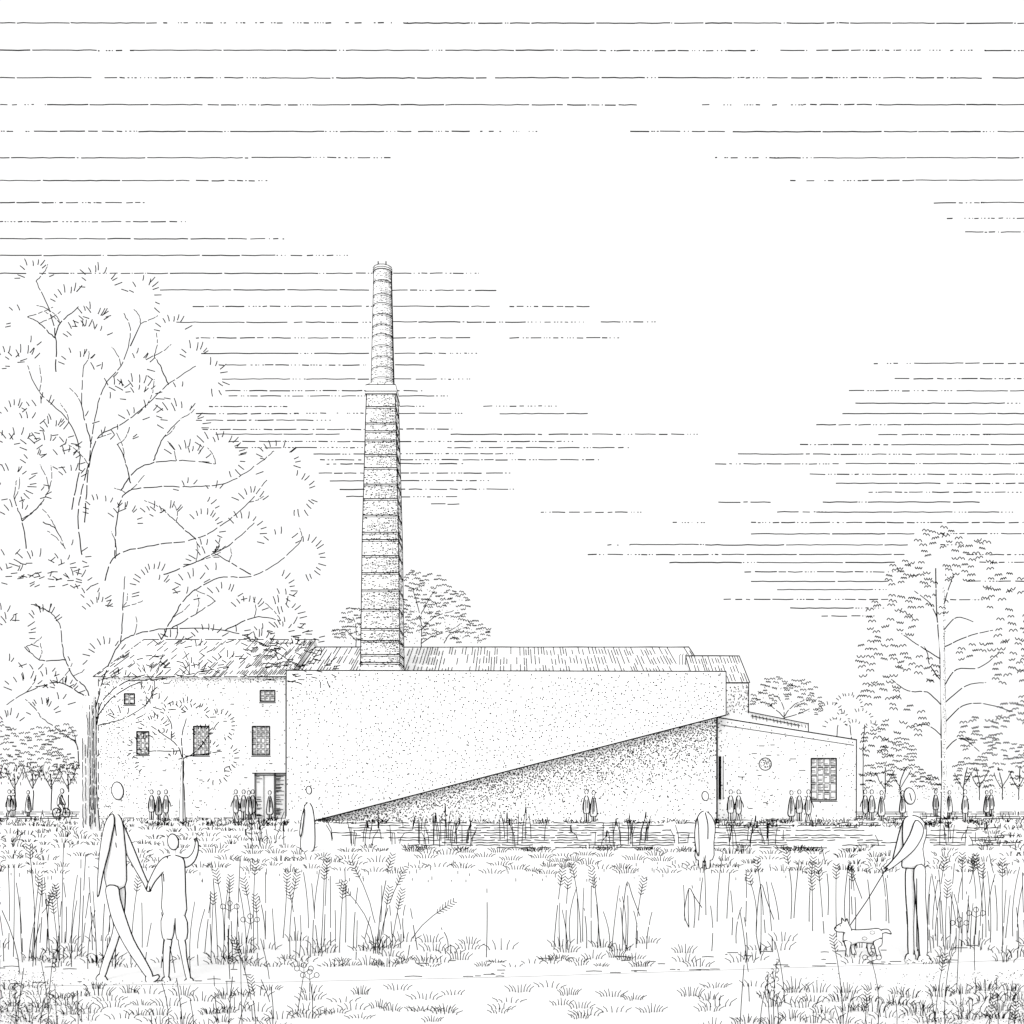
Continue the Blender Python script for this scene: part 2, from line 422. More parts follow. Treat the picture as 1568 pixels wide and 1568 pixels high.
broken(o,[(1098.5,1098),(1098.5,1256)],d-.04,w=1.6,sm=6,wob=.2)
for pp in ([(1147,1090),(1238,1108)],[(1238,1107),(1238,1120)],[(1150,1096),(1225,1111)]): broken(o,pp,60.9,w=1.4,sm=8,wob=.3)
for i in range(16):
    x=1152+i*5.4; y=1091+(x-1147)*.2; o.line([(x,y+2),(x+1,y+2+R(3,8))],60.9,1)
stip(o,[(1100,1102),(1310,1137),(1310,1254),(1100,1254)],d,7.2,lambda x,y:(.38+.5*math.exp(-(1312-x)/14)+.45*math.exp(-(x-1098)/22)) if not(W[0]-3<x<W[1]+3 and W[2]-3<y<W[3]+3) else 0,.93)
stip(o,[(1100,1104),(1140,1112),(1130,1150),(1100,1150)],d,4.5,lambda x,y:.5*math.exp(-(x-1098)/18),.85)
for i in range(14):
    x=R(1104,1225);y=R(1130,1245); o.line([(x,y),(x+R(3,10),y)],d-.02,1.1)
o.line([(1102.5,1158),(1102.5,1224)],d-.02,5.5); o.line([(1107.5,1158),(1107.5,1224)],d-.02,1.1)
hrow(o,1256.2,1098,1312,d-.05,'b',1.4)
o.make('wall_markings',parent=lb)
window(lb,'window',*W,d,4,5,dark=.65)
o=Obj(); rg=[P(*q,d-.02) for q in ell(1172,1170,9.5,9.5,20)]
o.stroke(rg+[rg[0]],1.4*d/F/1.73)
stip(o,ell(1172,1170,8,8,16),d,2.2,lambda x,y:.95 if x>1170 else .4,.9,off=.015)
o.make('round_window',parent=lb)

# ================================================================ CHIMNEY
ch=Obj(); YA=56.9; XA=(586-CX)/F*YA; s=YA/F
def cz(py): return EYE-(py-HZ)*s
prof=[(1270,32),(1025,29.3),(830,27.0),(640,22.3),(606,21)]
def hw(py):
    pr=prof if py>605 else [(605,16.8),(412,12.6)]
    for i in range(len(pr)-1):
        a,b=pr[i],pr[i+1]
        if a[0]>=py>=b[0]: return (a[1]+(b[1]-a[1])*(a[0]-py)/(a[0]-b[0]))*s
    return pr[-1][1]*s
def ring(py,h,n):
    z=cz(py)
    if n==4: return [(XA+h*a,YA+h*b,z) for a,b in ((-1,-1),(1,-1),(1,1),(-1,1))]
    return [(XA+h*1.04*math.cos(math.pi*(2*i+1)/n),YA+h*1.04*math.sin(math.pi*(2*i+1)/n),z) for i in range(n)]
def loft(o,a,b):
    n=len(a)
    for i in range(n): o.face([a[i],a[(i+1)%n],b[(i+1)%n],b[i]])
pr=[p[0] for p in prof]
for a,b in zip(pr,pr[1:]): loft(ch,ring(a,hw(a),4),ring(b,hw(b) if b!=606 else 21*s,4))
loft(ch,ring(612,23*s,4),ring(598,22*s,4)); loft(ch,ring(612,21*s,4),ring(612,23*s,4))
ch.face(ring(598,22*s,4))
for sx in (-1,1):
    for sy in (-1,1):
        ap=(XA+sx*9*s,YA+sy*9*s,cz(586)); c0=(XA+sx*21.5*s,YA+sy*21.5*s,cz(598))
        c1=(XA+sx*4*s,YA+sy*21.5*s,cz(598)); c2=(XA+sx*21.5*s,YA+sy*4*s,cz(598))
        ch.face([c0,c1,ap]); ch.face([c0,c2,ap])
        if sy<0: ch.stroke([c1,ap],1.2*s/1.73); ch.stroke([c0,ap],1.2*s/1.73)
loft(ch,ring(600,17*s,12),ring(416,12.9*s,12)); loft(ch,ring(418,14*s,12),ring(411.5,13.6*s,12)); ch.face(ring(411.5,13.6*s,12)); ch.face(ring(418,14*s,12))
def loop(py,n,w=1.4,ex=.25):
    h=(hw(py)/s+ex)*s; r=ring(py,h,n); ch.stroke(r+[r[0]],w*s/1.73)
for py in (631,656,668,682,704,724,749,771,796,822,833,857,883,909,938,967,985,1006,1018): loop(py,4,1.8); loop(py+2.8,4,1.0)
for py in (435,456,470,487,503,518,535,552,568,584): 
    loop(py,12,1.7); loop(py+2.4,12,.8)
for py,h in ((612,23.2),(598,22.2),(608,23)):
    r=ring(py,h*s,4); ch.stroke(r+[r[0]],1.5*s/1.73)
for py,h in ((418,14.2),(411.5,13.8),(415,14)):
    r=ring(py,h*s,12); ch.stroke(r+[r[0]],1.3*s/1.73)
for x in (-7,5): ch.stroke([(XA+x*s,YA,cz(414)),(XA+x*s,YA,cz(400))],1.7*s/1.73)
for (a,b) in ((1025,830),(830,640),(640,612)):
    for i in range(4):
        p=ring(a,hw(a)+.01,4)[i]; q=ring(b,hw(b)+.01,4)[i]; ch.stroke([p,q],1.5*s/1.73)
for i in (6,11,5,0): ch.stroke([ring(600,17.1*s,12)[i],ring(418,13.05*s,12)[i]],1.4*s/1.73)
py=1024
while py>613:
    h=hw(py); x=-1.0
    while x<.97:
        l=R(.04,.13); pr_=.52+.36*x+.16*math.sin(py*.11)  # brick dashes, denser to the right to draw the shaded side
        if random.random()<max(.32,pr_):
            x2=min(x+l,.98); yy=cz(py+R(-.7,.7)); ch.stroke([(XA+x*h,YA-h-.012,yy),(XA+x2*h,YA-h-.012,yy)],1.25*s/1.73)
            x=x2
        else: x+=l*.8
        x+=.05
    for _ in range(2):
        y0=R(-1,.6); ch.stroke([(XA+h+.003,YA+y0*h,cz(py)),(XA+h+.003,YA+(y0+.4)*h,cz(py))],.9*s/1.73)
    py-=2.5
py=592
while py>419:
    h=hw(py)*1.03+.005; a=-180
    while a<0:
        l=R(5,15); xx=math.cos(math.radians(a+l/2))
        if random.random()<.5+.42*xx:  # upper shaft: dash density also draws shade on the right
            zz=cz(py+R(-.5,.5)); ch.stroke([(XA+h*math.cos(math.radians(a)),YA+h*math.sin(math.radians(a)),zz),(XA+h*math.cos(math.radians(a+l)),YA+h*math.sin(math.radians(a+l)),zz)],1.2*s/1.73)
        a+=l+4
    py-=2.6
ch.make('brick_chimney',(XA,YA,0))

# ================================================================ TREES
def trunk(o,L,Rt,d):
    prev=None
    for (xa,ya),(xb,yb) in zip(L,Rt):
        a=P(xa,ya,d); b=P(xb,yb,d); cx=(a[0]+b[0])/2; r=(b[0]-a[0])/2; z=(a[2]+b[2])/2
        ring_=[(cx+r*math.cos(2*math.pi*i/10),d+r*math.sin(2*math.pi*i/10),z) for i in range(10)]
        if prev: loft(o,prev,ring_)
        prev=ring_
    o.face(prev)
    broken(o,L,d,w=1.7,a=(20,60)); broken(o,Rt,d,w=1.7,a=(20,60))
def fan(o,cx,cy,Rr,a0,a1,d,L=10.5,sp=6.2,w=1.6,yaw=.5,pr=.95):
    c=P(cx,cy,d); s=d/F; ph=R(-yaw,yaw); n=max(2,int(math.radians(a1-a0)*Rr/sp))
    for i in range(n):
        if random.random()>pr: continue
        a=math.radians(a0+(a1-a0)*(i+R(-.2,.2))/max(1,n-1)); l=L*R(.75,1.25); r0=Rr*R(.94,1.05)
        aa=a+R(-.15,.15); dj=R(-.25,.25)
        q=[]
        for t in (0,.5,1):
            x=r0*math.cos(a)+l*t*math.cos(aa)+(.5*math.sin(aa) if t==.5 else 0); y=r0*math.sin(a)+l*t*math.sin(aa)
            q.append((c[0]+x*s,c[1]+x*s*math.sin(ph)+dj,c[2]+y*s))
        o.stroke(q,w*s/1.73,w*.85*s/1.73)
def mm(o,x,y,w,d,lw=1.3):
    k=random.choice((2,2,3)); q=[]
    fl=1 if random.random()<.8 else -1; tl=R(-.25,.25)
    for j in range(k):
        for t in range(0,5 if j==k-1 else 4):
            u=(j+t/4)/k; q.append((x+(u-.5)*w, y-fl*abs(math.sin(math.pi*t/4))*w*.3+ (u-.5)*w*tl))
    o.line(q,d,lw)
def fuzz(o,els,n,d,spread,w=(7,12),lw=1.3,edge=.55,gap=1.0):
    used=[]
    for _ in range(n*3):
        if len(used)>=n: break
        cx,cy,rx,ry=random.choice(els); a=R(-.9,4.04); r=R(.75,1.12) if random.random()<edge else math.sqrt(R(0,1.1))
        x,y=cx+rx*r*math.cos(a),cy-ry*r*math.sin(a); ww=R(*w)
        if any(abs(x-u)<ww*gap and abs(y-v)<ww*.55*gap for u,v in used): continue
        used.append((x,y)); mm(o,x,y,ww,d+R(-spread,spread),lw)

d=gd(1272)
T=Obj()
trunk(T,[(121,1274),(124,1230),(124,1180),(121,1140),(124,1100),(131,1065)],[(153,1274),(149,1230),(147,1180),(147,1130),(147,1095),(146,1068)],d)
for x,y0,y1 in ((127,1130,1268),(131,1140,1262),(137,1080,1265),(141,1075,1262),(144,1080,1260),(146,1100,1266),(134,1090,1160),(139,1150,1270),(143,1120,1240)):
    broken(T,[(x,y1),(x+R(-1,1),(y0+y1)/2),(x+R(-1.5,1.5),y0)],d-.45,w=1.3,a=(6,40),g=(2,5),sm=12)
limbs=[[(138,1085),(132,1055),(112,1035),(98,1005),(92,960),(76,938),(48,925)],
[(146,1085),(158,1040),(180,990),(205,972),(262,962),(340,965),(400,985),(470,1030)],
[(148,1110),(156,1075),(190,1045),(240,1040),(290,1032),(350,1020)],
[(147,1100),(175,1065),(230,1040),(235,1060),(222,1080)],
[(185,985),(188,930),(191,882)],[(247,980),(265,945),(290,910),(335,885),(385,882),(425,862),(460,830)],
[(160,890),(178,850),(235,835),(300,825),(345,800),(380,770),(408,735)],[(250,880),(300,860),(350,835),(390,800)],
[(176,855),(178,800),(192,755),(240,745),(300,745),(350,738),(395,710),(420,690)],
[(125,850),(120,780),(135,710),(145,640),(160,590),(185,560),(200,510),(190,480)],
[(130,800),(135,720),(150,670),(185,650),(225,620),(255,590),(300,560)],[(258,590),(245,560),(236,545)],
[(85,570),(85,515),(75,475),(55,430)],[(84,515),(92,495),(120,470)],[(200,530),(215,495)],[(84,518),(60,495),(42,485)],
[(110,780),(122,700),(105,645),(60,600),(42,560)],[(140,680),(125,620),(128,560)],
[(40,840),(33,795),(22,765),(25,735)],[(33,798),(60,775),(75,750)],[(66,800),(85,810),(100,840)],
[(185,750),(215,715),(270,705),(330,710)],[(235,705),(250,670),(278,640)],[(200,740),(190,700),(180,680)],
[(120,1175),(117,1140),(92,1120),(62,1098)],[(150,1110),(190,1100),(225,1078)],[(128,1065),(90,1045),(40,1060),(10,1080)],[(100,1010),(60,1010),(40,990)],
[(385,880),(350,860),(325,845)],[(300,825),(270,800),(250,780)],[(345,965),(390,945),(430,950)],[(262,962),(300,940),(330,920)]]
for L_ in limbs:
    o1=R(-4,4); broken(T,L_,d,d+o1,w=1.9,w1=1.3,a=(10,46),g=(2,6),sm=7,wob=.8)
    for _ in range(2):
        i=random.randint(1,len(L_)-1); x,y=L_[i]; a=R(.3,2.8); l=R(18,45)
        broken(T,[(x,y),(x+l*.5*math.cos(a)+3,y-l*.5*math.sin(a)),(x+l*math.cos(a),y-l*math.sin(a))],d+o1*i/len(L_),w=1.3,w1=1.1,a=(5,18),g=(2,5),wob=.6)
fans=[(52,428,22,15,175),(105,472,26,40,150),(150,440,24,10,170),(218,455,22,-40,160),(35,492,24,90,190),(140,502,24,20,170),(150,492,14,20,160),
(263,512,22,10,160),(125,528,30,50,150),(35,566,26,30,175),(120,570,28,20,150),(297,553,20,20,150),(322,578,20,-80,90),(212,612,26,10,150),(18,640,20,20,150),
(62,640,26,30,150),(278,652,28,0,160),(225,640,16,-30,100),(30,690,22,20,160),(80,670,20,40,200),(338,702,30,30,150),(345,700,24,-70,40),(290,712,26,40,150),
(425,708,26,-10,160),(425,708,26,160,200),(450,755,26,-90,80),(20,742,22,-60,120),(70,700,26,30,160),(385,775,20,30,160),(158,790,24,20,170),(190,800,22,-10,150),(255,800,24,30,170),
(312,812,24,-40,130),(375,815,22,0,140),(430,842,24,30,160),(462,855,28,-90,85),(320,868,24,60,180),(60,880,28,40,160),(18,895,24,40,140),(115,905,24,20,120),
(235,900,28,60,200),(235,915,30,10,70),(420,905,26,-80,60),(345,925,22,20,140),(295,905,22,30,150),(380,945,24,20,140),(430,950,26,-20,110),(20,975,24,-40,120),(65,960,24,20,140),
(150,945,24,30,150),(400,1000,24,10,150),(455,1010,24,0,140),(490,1025,20,-80,80),(228,1050,22,10,160),(300,1045,22,20,160),(165,1010,24,50,170),(40,1065,26,30,160),(95,1070,24,20,140),
(215,1075,20,-40,90),(15,1120,24,20,150),(65,1100,22,20,160),(190,1110,18,10,150),(350,1030,24,20,150),(260,1000,24,20,140),(185,680,20,20,120),(30,800,22,60,150),(110,740,20,20,140),(205,560,20,-30,80),(10,560,20,10,120),
(320,990,24,20,160),(440,975,22,20,160),(185,1050,18,30,170),(240,1090,20,10,150)]
for f in fans: fan(T,*f,d+R(-3.5,3.5))
for _ in range(62):
    x,y=random.choice([(R(0,130),R(640,760)),(R(10,150),R(850,930)),(R(200,460),R(960,1040)),(R(220,450),R(760,960)),(R(220,450),R(760,960)),(R(140,330),R(600,760)),(R(20,220),R(480,640)),(R(0,120),R(940,1100))])
    fan(T,x,y,R(11,20),R(-20,60),R(100,170),d+R(-3.5,3.5),L=9.5,pr=.75)
for _ in range(150):
    x,y=random.choice([(R(-10,120),R(650,770)),(R(0,130),R(860,900)),(R(370,490),R(965,1000)),(R(200,420),R(1000,1040)),(R(400,500),R(1010,1045))])
    a=R(-.5,.9)*(-1 if x<60 else 1); T.line([(x,y),(x+10*math.cos(a),y+6*math.sin(a))],d+R(-3,3),1.5)
T.make('ash_tree',(P(137,0,d)[0],d,0))

T=Obj(); d=54.0
by=HZ+EYE*F/d
trunk(T,[(275,by),(276,1220),(277,1185),(279,1160)],[(284,by),(282,1220),(281,1185),(281,1160)],d)
broken(T,[(280,1256),(279.5,1165)],d-.15,w=1.3,a=(10,30))
for L_ in ([(280,1162),(270,1140),(250,1125),(232,1112)],[(280,1162),(300,1150),(320,1125),(335,1105)],[(280,1162),(278,1130),(285,1100)],[(275,1150),(245,1150),(225,1150)],[(283,1158),(310,1155),(340,1150)],[(262,1133),(262,1110),(255,1095)]):
    broken(T,L_,d,d+R(-1.5,1.5),w=1.8,w1=1.4,a=(10,30))
for cx_,cy_,r_,a0,a1 in ((235,1118,18,20,190),(265,1098,18,20,160),(300,1100,18,10,150),(335,1112,20,-60,140),(215,1145,16,60,230),(345,1160,16,-90,60),(250,1135,14,20,160),(310,1130,16,20,160),(285,1090,16,20,150),(225,1165,16,80,250),(330,1180,14,-120,20),(320,1150,12,0,150),(265,1165,10,20,160)):
    fan(T,cx_,cy_,r_,a0,a1,d+R(-1,1),L=7,sp=4.8,w=1.7)
T.make('young_tree',(P(280,0,d)[0],d,0))

T=Obj(); d=62.0
by=HZ+EYE*F/d
trunk(T,[(1441,by),(1442,1180),(1441,1100),(1439,1000),(1434,930),(1433,870)],[(1450,by),(1449,1180),(1448,1100),(1446,1000),(1445,930),(1447,870)],d)
stip(T,[(1444,by-2),(1444,900),(1447,900),(1449,by-2)],d-.3,2.6,lambda x,y:.75,.8)
for L_ in ([(1448,1105),(1475,1080),(1510,1078),(1550,1090)],[(1446,1050),(1465,1025),(1500,1022),(1530,1000)],[(1443,1045),(1425,1020),(1420,1000),(1415,990)],
 [(1442,1080),(1420,1060),(1390,1058),(1365,1040)],[(1445,965),(1465,945),(1490,952)],[(1441,960),(1425,925),(1400,905)],[(1446,925),(1455,895),(1460,880)],[(1446,1130),(1420,1110),(1395,1115)],
 [(1447,990),(1480,975),(1520,965)],[(1442,1010),(1410,990),(1380,970)],[(1448,1075),(1480,1050),(1510,1045)],[(1446,1150),(1470,1130),(1500,1150)]):
    broken(T,L_,d,d+R(-2.5,2.5),w=1.8,w1=1.3,a=(10,34))
els=[(1440,835,32,24),(1495,855,26,28),(1395,885,34,24),(1365,950,34,34),(1350,1010,34,34),(1400,1030,40,26),(1470,880,26,16),(1545,910,34,30),(1560,970,36,34),(1555,1030,34,26),(1350,1065,28,24),(1385,1110,34,26),(1340,1140,22,22),(1500,1120,30,20),(1555,1100,30,30),(1590,1000,30,60),(1420,930,30,20),(1500,1000,30,16)]
fuzz(T,els,430,d,2.5,(9,13),1.5,.6,.9)
T.make('lime_tree',(P(1445,0,d)[0],d,0))
T=Obj()
els=[(1345,1190,24,22),(1385,1180,24,20),(1490,1190,30,26),(1540,1170,36,34),(1590,1180,40,40),(1500,1140,26,14),(1640,1180,40,30),(1420,1200,20,14),(1375,1150,26,18)]
fuzz(T,els,260,78,4,(7,10),1.4,.4,gap=.8)
for x in (1355,1380,1475,1500,1535,1560):
    broken(T,[(x,1225),(x+R(-2,2),1200),(x+R(-8,8),1175)],78,w=1.6)
    broken(T,[(x,1205),(x+9,1190),(x+15,1180)],78,w=1.3); broken(T,[(x,1208),(x-9,1194),(x-13,1183)],78,w=1.3)
stip(T,[(1320,1195),(1600,1195),(1600,1225),(1320,1225)],79,4.5,lambda x,y:.55*(.4+.6*math.sin(x*.05)**2),.9)
els=[(25,1175,34,24),(70,1165,34,24),(100,1180,20,24),(5,1130,20,22),(60,1130,20,16),(95,1125,20,16),(-20,1150,30,40),(175,1150,22,40),(180,1110,20,14),(45,1150,40,30)]
fuzz(T,els,230,82,4,(6,10),1.3,.2,gap=.85)
for x in (22,50,78,104,-10):
    broken(T,[(x,1243),(x+1,1210),(x-1,1185)],84,w=1.8); broken(T,[(x,1205),(x+9,1188),(x+14,1172)],84,w=1.3); broken(T,[(x,1208),(x-9,1190),(x-13,1176)],84,w=1.3)
for _ in range(220):
    x=R(-10,118); y=1172+R(0,38)*R(.4,1); T.line([(x,y),(x+R(-2,2),y-R(2,5))],84+R(-2,2),1.1)
T.make('background_trees')
def bgtree(name,base,d,els,limbs,n,w=(6,9),st=0):
    T=Obj()
    trunk(T,[(base-2,HZ+EYE*F/d),(base-1.2,limbs[0][0][1])],[(base+2,HZ+EYE*F/d),(base+1.2,limbs[0][0][1])],d)
    for L_ in limbs: broken(T,L_,d,d+R(-1.5,1.5),w=1.5,w1=1.1,a=(8,26))
    fuzz(T,els,n,d,2,w,1.3,.5,gap=.85)
    if st:
        for e in els: stip(T,ell(e[0],e[1]+e[3]*.2,e[2]*.9,e[3]*.8),d,4.6,lambda x,y:st,.8)
    T.make(name,(P(base,0,d)[0],d,0))
bgtree('background_tree',645,74,[(635,890,16,14),(660,905,30,22),(690,925,26,22),(720,970,28,20),(640,930,22,20),(690,960,34,22),(635,965,20,22)],
 [[(645,1000),(645,960),(640,930),(632,900)],[(645,965),(665,945),(695,935)],[(645,940),(655,920),(665,905)],[(680,985),(690,970),(715,960)],[(645,985),(660,975),(690,965),(705,955)]],150,st=.4)
bgtree('background_tree',545,74,[(545,945,22,14),(535,970,22,16)],[[(545,1000),(545,960),(540,945)],[(545,980),(530,965)]],50,st=.5)
bgtree('background_tree',1200,72,[(1190,1055,26,16),(1225,1060,24,18),(1170,1075,20,14),(1240,1080,20,16)],[[(1200,1110),(1200,1085),(1190,1065)],[(1200,1098),(1180,1080),(1165,1075)],[(1200,1098),(1215,1080),(1232,1072)],[(1200,1100),(1225,1092),(1240,1085)]],80,st=.3)
T=Obj(); 
for cx_,cy_,r_,a0,a1 in ((1270,1095,16,10,180),(1300,1085,20,10,170),(1320,1105,16,-30,120),(1280,1115,14,20,170),(1310,1120,14,0,140),(1335,1120,12,0,150),(1290,1100,9,0,180)): fan(T,cx_,cy_,r_,a0,a1,74,L=5,sp=4.2,w=1.4)
for x in (1280,1305,1322): broken(T,[(x,HZ+EYE*F/74),(x,1150),(x+R(-5,5),1110)],74,w=1.4)
T.make('hedge_bushes')

# ================================================================ GRASS & PLANTS
def blade(o,x,d,h,lean,w=1.4,z0=0,curve=.4,w1=.7):
    k=d/F/1.73
    o.stroke([(x,d,z0),(x+lean*curve*.5,d,z0+h*.5),(x+lean,d,z0+h)],w*k,w*w1*k)
def tuft(o,px,py,wpx,hpx,n,w=1.3):
    d=gd(py); s=d/F; x=(px-CX)*s
    for i in range(n):
        t=(i/(max(1,n-1))-.5)*2; dd=d+R(-.004,.004)*d
        blade(o,x+t*wpx*.5*s,dd,hpx*s*R(.7,1.15)*(1-.35*abs(t)),t*wpx*.28*s+R(-1,1)*s,w)
def scat(o,n,x0,x1,y0,y1,wr,hr,nr,dens=None,w=1.4,gap=None):
    used=[]
    for _ in range(n*2 if gap else n):
        if gap and len(used)>=n: break
        px=R(x0,x1);py=R(y0,y1)
        if dens and random.random()>dens(px,py): continue
        if gap and any(abs(px-a)<gap[0] and abs(py-b)<gap[1] for a,b in used): continue
        used.append((px,py))
        tuft(o,px,py,R(*wr),R(*hr),random.randint(*nr),w)
G=Obj()
scat(G,130,-150,440,1256,1266,(6,14),(4,8),(3,5))
scat(G,80,440,1120,1256,1262,(6,14),(3,7),(3,5))
scat(G,160,1090,1720,1255,1268,(6,14),(4,8),(3,5))
scat(G,110,-150,440,1270,1300,(12,24),(5,9),(5,8),gap=(16,6))
scat(G,40,440,1568,1298,1304,(12,22),(5,8),(5,8))
scat(G,60,1500,1750,1270,1300,(12,22),(5,9),(5,8),gap=(16,6))
scat(G,190,-150,1720,1304,1338,(16,30),(6,10),(6,9),gap=(20,7))
for _ in range(200):
    px=R(-50,1620);py=R(1322,1352); d=gd(py); x=(px-CX)*d/F
    G.stroke([(x,d,.01),(x,d,.01+R(2,6)*d/F)],1.1*d/F/1.73)
for a,b in ((-60,170),(330,440),(450,600),(560,770),(850,1000),(1040,1090),(1120,1200),(1270,1330),(1400,1620)):
    scat(G,int((b-a)/14),a,b,1440,1482,(20,36),(10,18),(5,8),gap=(16,8))
scat(G,45,-100,1000,1468,1482,(14,26),(6,11),(4,8),gap=(16,5))
scat(G,105,-100,1700,1512,1566,(20,38),(9,16),(6,9),lambda x,y:.25+.75*min(1,abs((x-860)/480)**1.2) if not 430<x<560 else .5,gap=(24,9))
scat(G,46,-60,430,1520,1640,(22,40),(12,20),(6,9),gap=(26,12))
scat(G,70,1060,1640,1510,1650,(22,40),(12,20),(6,9),gap=(26,12))
scat(G,18,430,1060,1530,1600,(22,36),(8,13),(6,8),gap=(30,12))
for i in range(1500):
    side=random.random()<.45
    px=(R(-20,150)*R(.3,1)) if side else 1600-R(0,420)*R(.1,1)
    py=R(1535,1572) if i%3 else R(1490,1530)
    d=gd(py); G.dot(((px-CX)*d/F,d,.006),1.0*d/F,'z')
    if i%2: G.dot(((px-CX)*d/F,d-.02,R(.01,.05)),.85*d/F)
for _ in range(60):
    py=R(1502,1514); px=R(130,300) if random.random()<.5 else R(1380,1430)
    if px>1000: py=R(1468,1478)
    d=gd(py); G.dot(((px-CX)*d/F,d-.05,.02),.9*d/F)
G.make('meadow_grass')

B=Obj()
def reeds(x0,x1,n,h0,h1,py0=1284,py1=1298,heads=.25):
    n=max(3,int(n*.42))
    for _ in range(n):
        px=R(x0,x1); d=gd(R(py0,py1)); s=d/F; x=(px-CX)*s; mid=(x0+x1)/2
        h=R(h0,h1)*s*(.75+.25*math.cos((px-mid)/(x1-x0)*2.4)); ln=((px-mid)/(x1-x0)*R(4,24)+R(-6,6))*s
        blade(B,x,d,h,ln,1.3,w1=.8)
        if random.random()<heads:
            k=s/1.73; zz=h*.98
            B.stroke([(x+ln,d,zz-1*s),(x+ln*1.05,d,zz+2*s),(x+ln*1.1,d,zz+7*s),(x+ln*1.12,d,zz+9*s)],3.0*k,1.6*k)
for a in ((385,440,20,14,32),(505,575,26,20,40),(575,620,12,14,30),(620,725,62,22,46),(765,835,26,30,50),(880,935,16,14,30),(925,995,40,24,48),(1030,1070,14,14,34),(1100,1160,24,14,34),(1165,1215,18,14,30),(1345,1400,18,12,26),(1405,1480,26,16,36),(1490,1540,14,14,26),(-80,40,16,10,22),(1600,1700,20,20,40)): reeds(*a)
reeds(370,440,20,12,24,1262,1272,.05); reeds(500,720,24,10,22,1262,1272,.05)
B.make('bulrush_reeds')

S=Obj()
def stalk(o,px,py,hpx,lean=0,head='wheat',hl=30,w=1.3):
    d=gd(py); s=d/F; x=(px-CX)*s; k=s/1.73
    b=R(-3,3)
    pts=[(x+(lean*t*t+b*math.sin(3*t))*s,d,hpx*s*t) for t in (0,.2,.4,.6,.8,1)]
    if random.random()<.3: o.stroke(pts,w*k,w*.8*k)
    else:
        j=random.randint(1,4); o.stroke(pts[:j+1],w*k); 
        p,q=pts[j],pts[j+1]; p=tuple(p[i]+(q[i]-p[i])*R(.2,.8) for i in range(3)); o.stroke([p]+pts[j+1:],w*k*.9)
    tx=pts[-1]; dx=(pts[-1][0]-pts[-2][0]); dz=pts[-1][2]-pts[-2][2]; l=math.hypot(dx,dz) or 1; ux,uz=dx/l,dz/l
    if head=='wheat':
        n=int(hl/5)
        for i in range(n):
            c=(tx[0]-ux*(i*5-hl*.3)*s,d,tx[2]-uz*(i*5-hl*.3)*s); L=7.5*s*(.6+.5*math.sin(math.pi*(i+1)/(n+1)))
            for sg in (-1,1):
                o.stroke([c,(c[0]+(sg*uz*.75+ux*.65)*L,d+R(-.004,.004),c[2]+(-sg*ux*.75+uz*.65)*L)],1.15*k)
    elif head=='umbel':
        for i in range(3):
            a=math.radians(35+55*i); c=(tx[0]+13*s*math.cos(a),tx[2]+12*s*math.sin(a)); o.stroke([tx,(c[0]-4*s*math.cos(a),d,c[1]-4*s*math.sin(a))],.9*k)
            r=[(c[0]+4*s*math.cos(q*.7854),d,c[1]+4*s*math.sin(q*.7854)) for q in range(9)]; o.stroke(r,1.1*k)
    elif head=='leaf':
        q=[(x,0),(x-7*s,hpx*.3*s),(x-4*s,hpx*.75*s),(x+1*s,hpx*1.0*s),(x+8*s,hpx*.8*s),(x+20*s,hpx*.5*s)]
        q=smooth(q,3); o.stroke([(a_,d,b_) for a_,b_ in q],w*k)
    elif head=='curl':
        for i in range(5):
            c=(tx[0],tx[2]-i*7*s); r=[(c[0]+3*s*math.cos(q*.8+1)*(1 if i%2 else -1),d,c[1]+3*s*math.sin(q*.8+1)) for q in range(6)]; o.stroke(r,1.1*k)
def clump(x0,x1,y0,y1,n,h0,h1,pw=.35,hd='wheat'):
    n=max(1,round(n*.45))
    for i in range(n):
        px=x0+(x1-x0)*(i+R(-.4,.9))/n; h=R(h0,h1); stalk(S,px,R(y0,y1),h,R(-12,12),hd if random.random()<pw and h>h0+(h1-h0)*.35 else 'none',R(22,34))
clump(-90,60,1450,1485,40,50,140,.2); clump(45,170,1440,1485,52,70,165,.55); clump(180,330,1440,1490,22,60,140,.3); clump(318,400,1440,1480,28,70,140,.6); clump(400,445,1430,1470,12,60,120,.6)
clump(450,545,1440,1470,26,60,135,.5); clump(540,620,1440,1470,12,40,90,.1); clump(620,700,1435,1465,7,30,70,.1); clump(740,765,1450,1470,3,60,110,.0)
clump(850,925,1440,1460,26,60,130,.6); clump(925,1000,1440,1460,16,50,110,.3); clump(1045,1085,1400,1440,10,50,100,.0); clump(1085,1200,1400,1470,24,50,110,.3)
clump(1200,1330,1400,1450,20,50,120,.4); clump(1330,1400,1400,1440,10,60,110,.2); clump(1405,1500,1420,1460,48,60,135,.4); clump(1500,1660,1420,1460,60,60,140,.5)
for (x,y,h,l) in ((575,1460,130,-32),(578,1460,140,20),(580,1462,120,34),(572,1460,100,-46),(585,1462,92,10)): stalk(S,x,y,h,l,'wheat',34)
for (x,y,h,l) in ((625,1462,75,60),(598,1464,90,15),(30,1490,120,-40),(50,1480,110,30),(90,1470,90,-10)): stalk(S,x,y,h,l,'wheat',36)
for (x,y,h) in ((960,1455,105),(1165,1462,108),(1300,1430,108),(1055,1420,60)): stalk(S,x,y,h,0,'leaf')
for _ in range(14): stalk(S,R(-30,130),R(1590,1680),R(70,150),R(-20,20),random.choice(('curl','none','none')))
for _ in range(12): stalk(S,R(240,420),R(1560,1640),R(60,130),R(-26,26),random.choice(('wheat','none','none')))
for _ in range(16): stalk(S,R(1290,1560),R(1570,1650),R(60,160),R(-20,20),random.choice(('wheat','none','none','curl')))
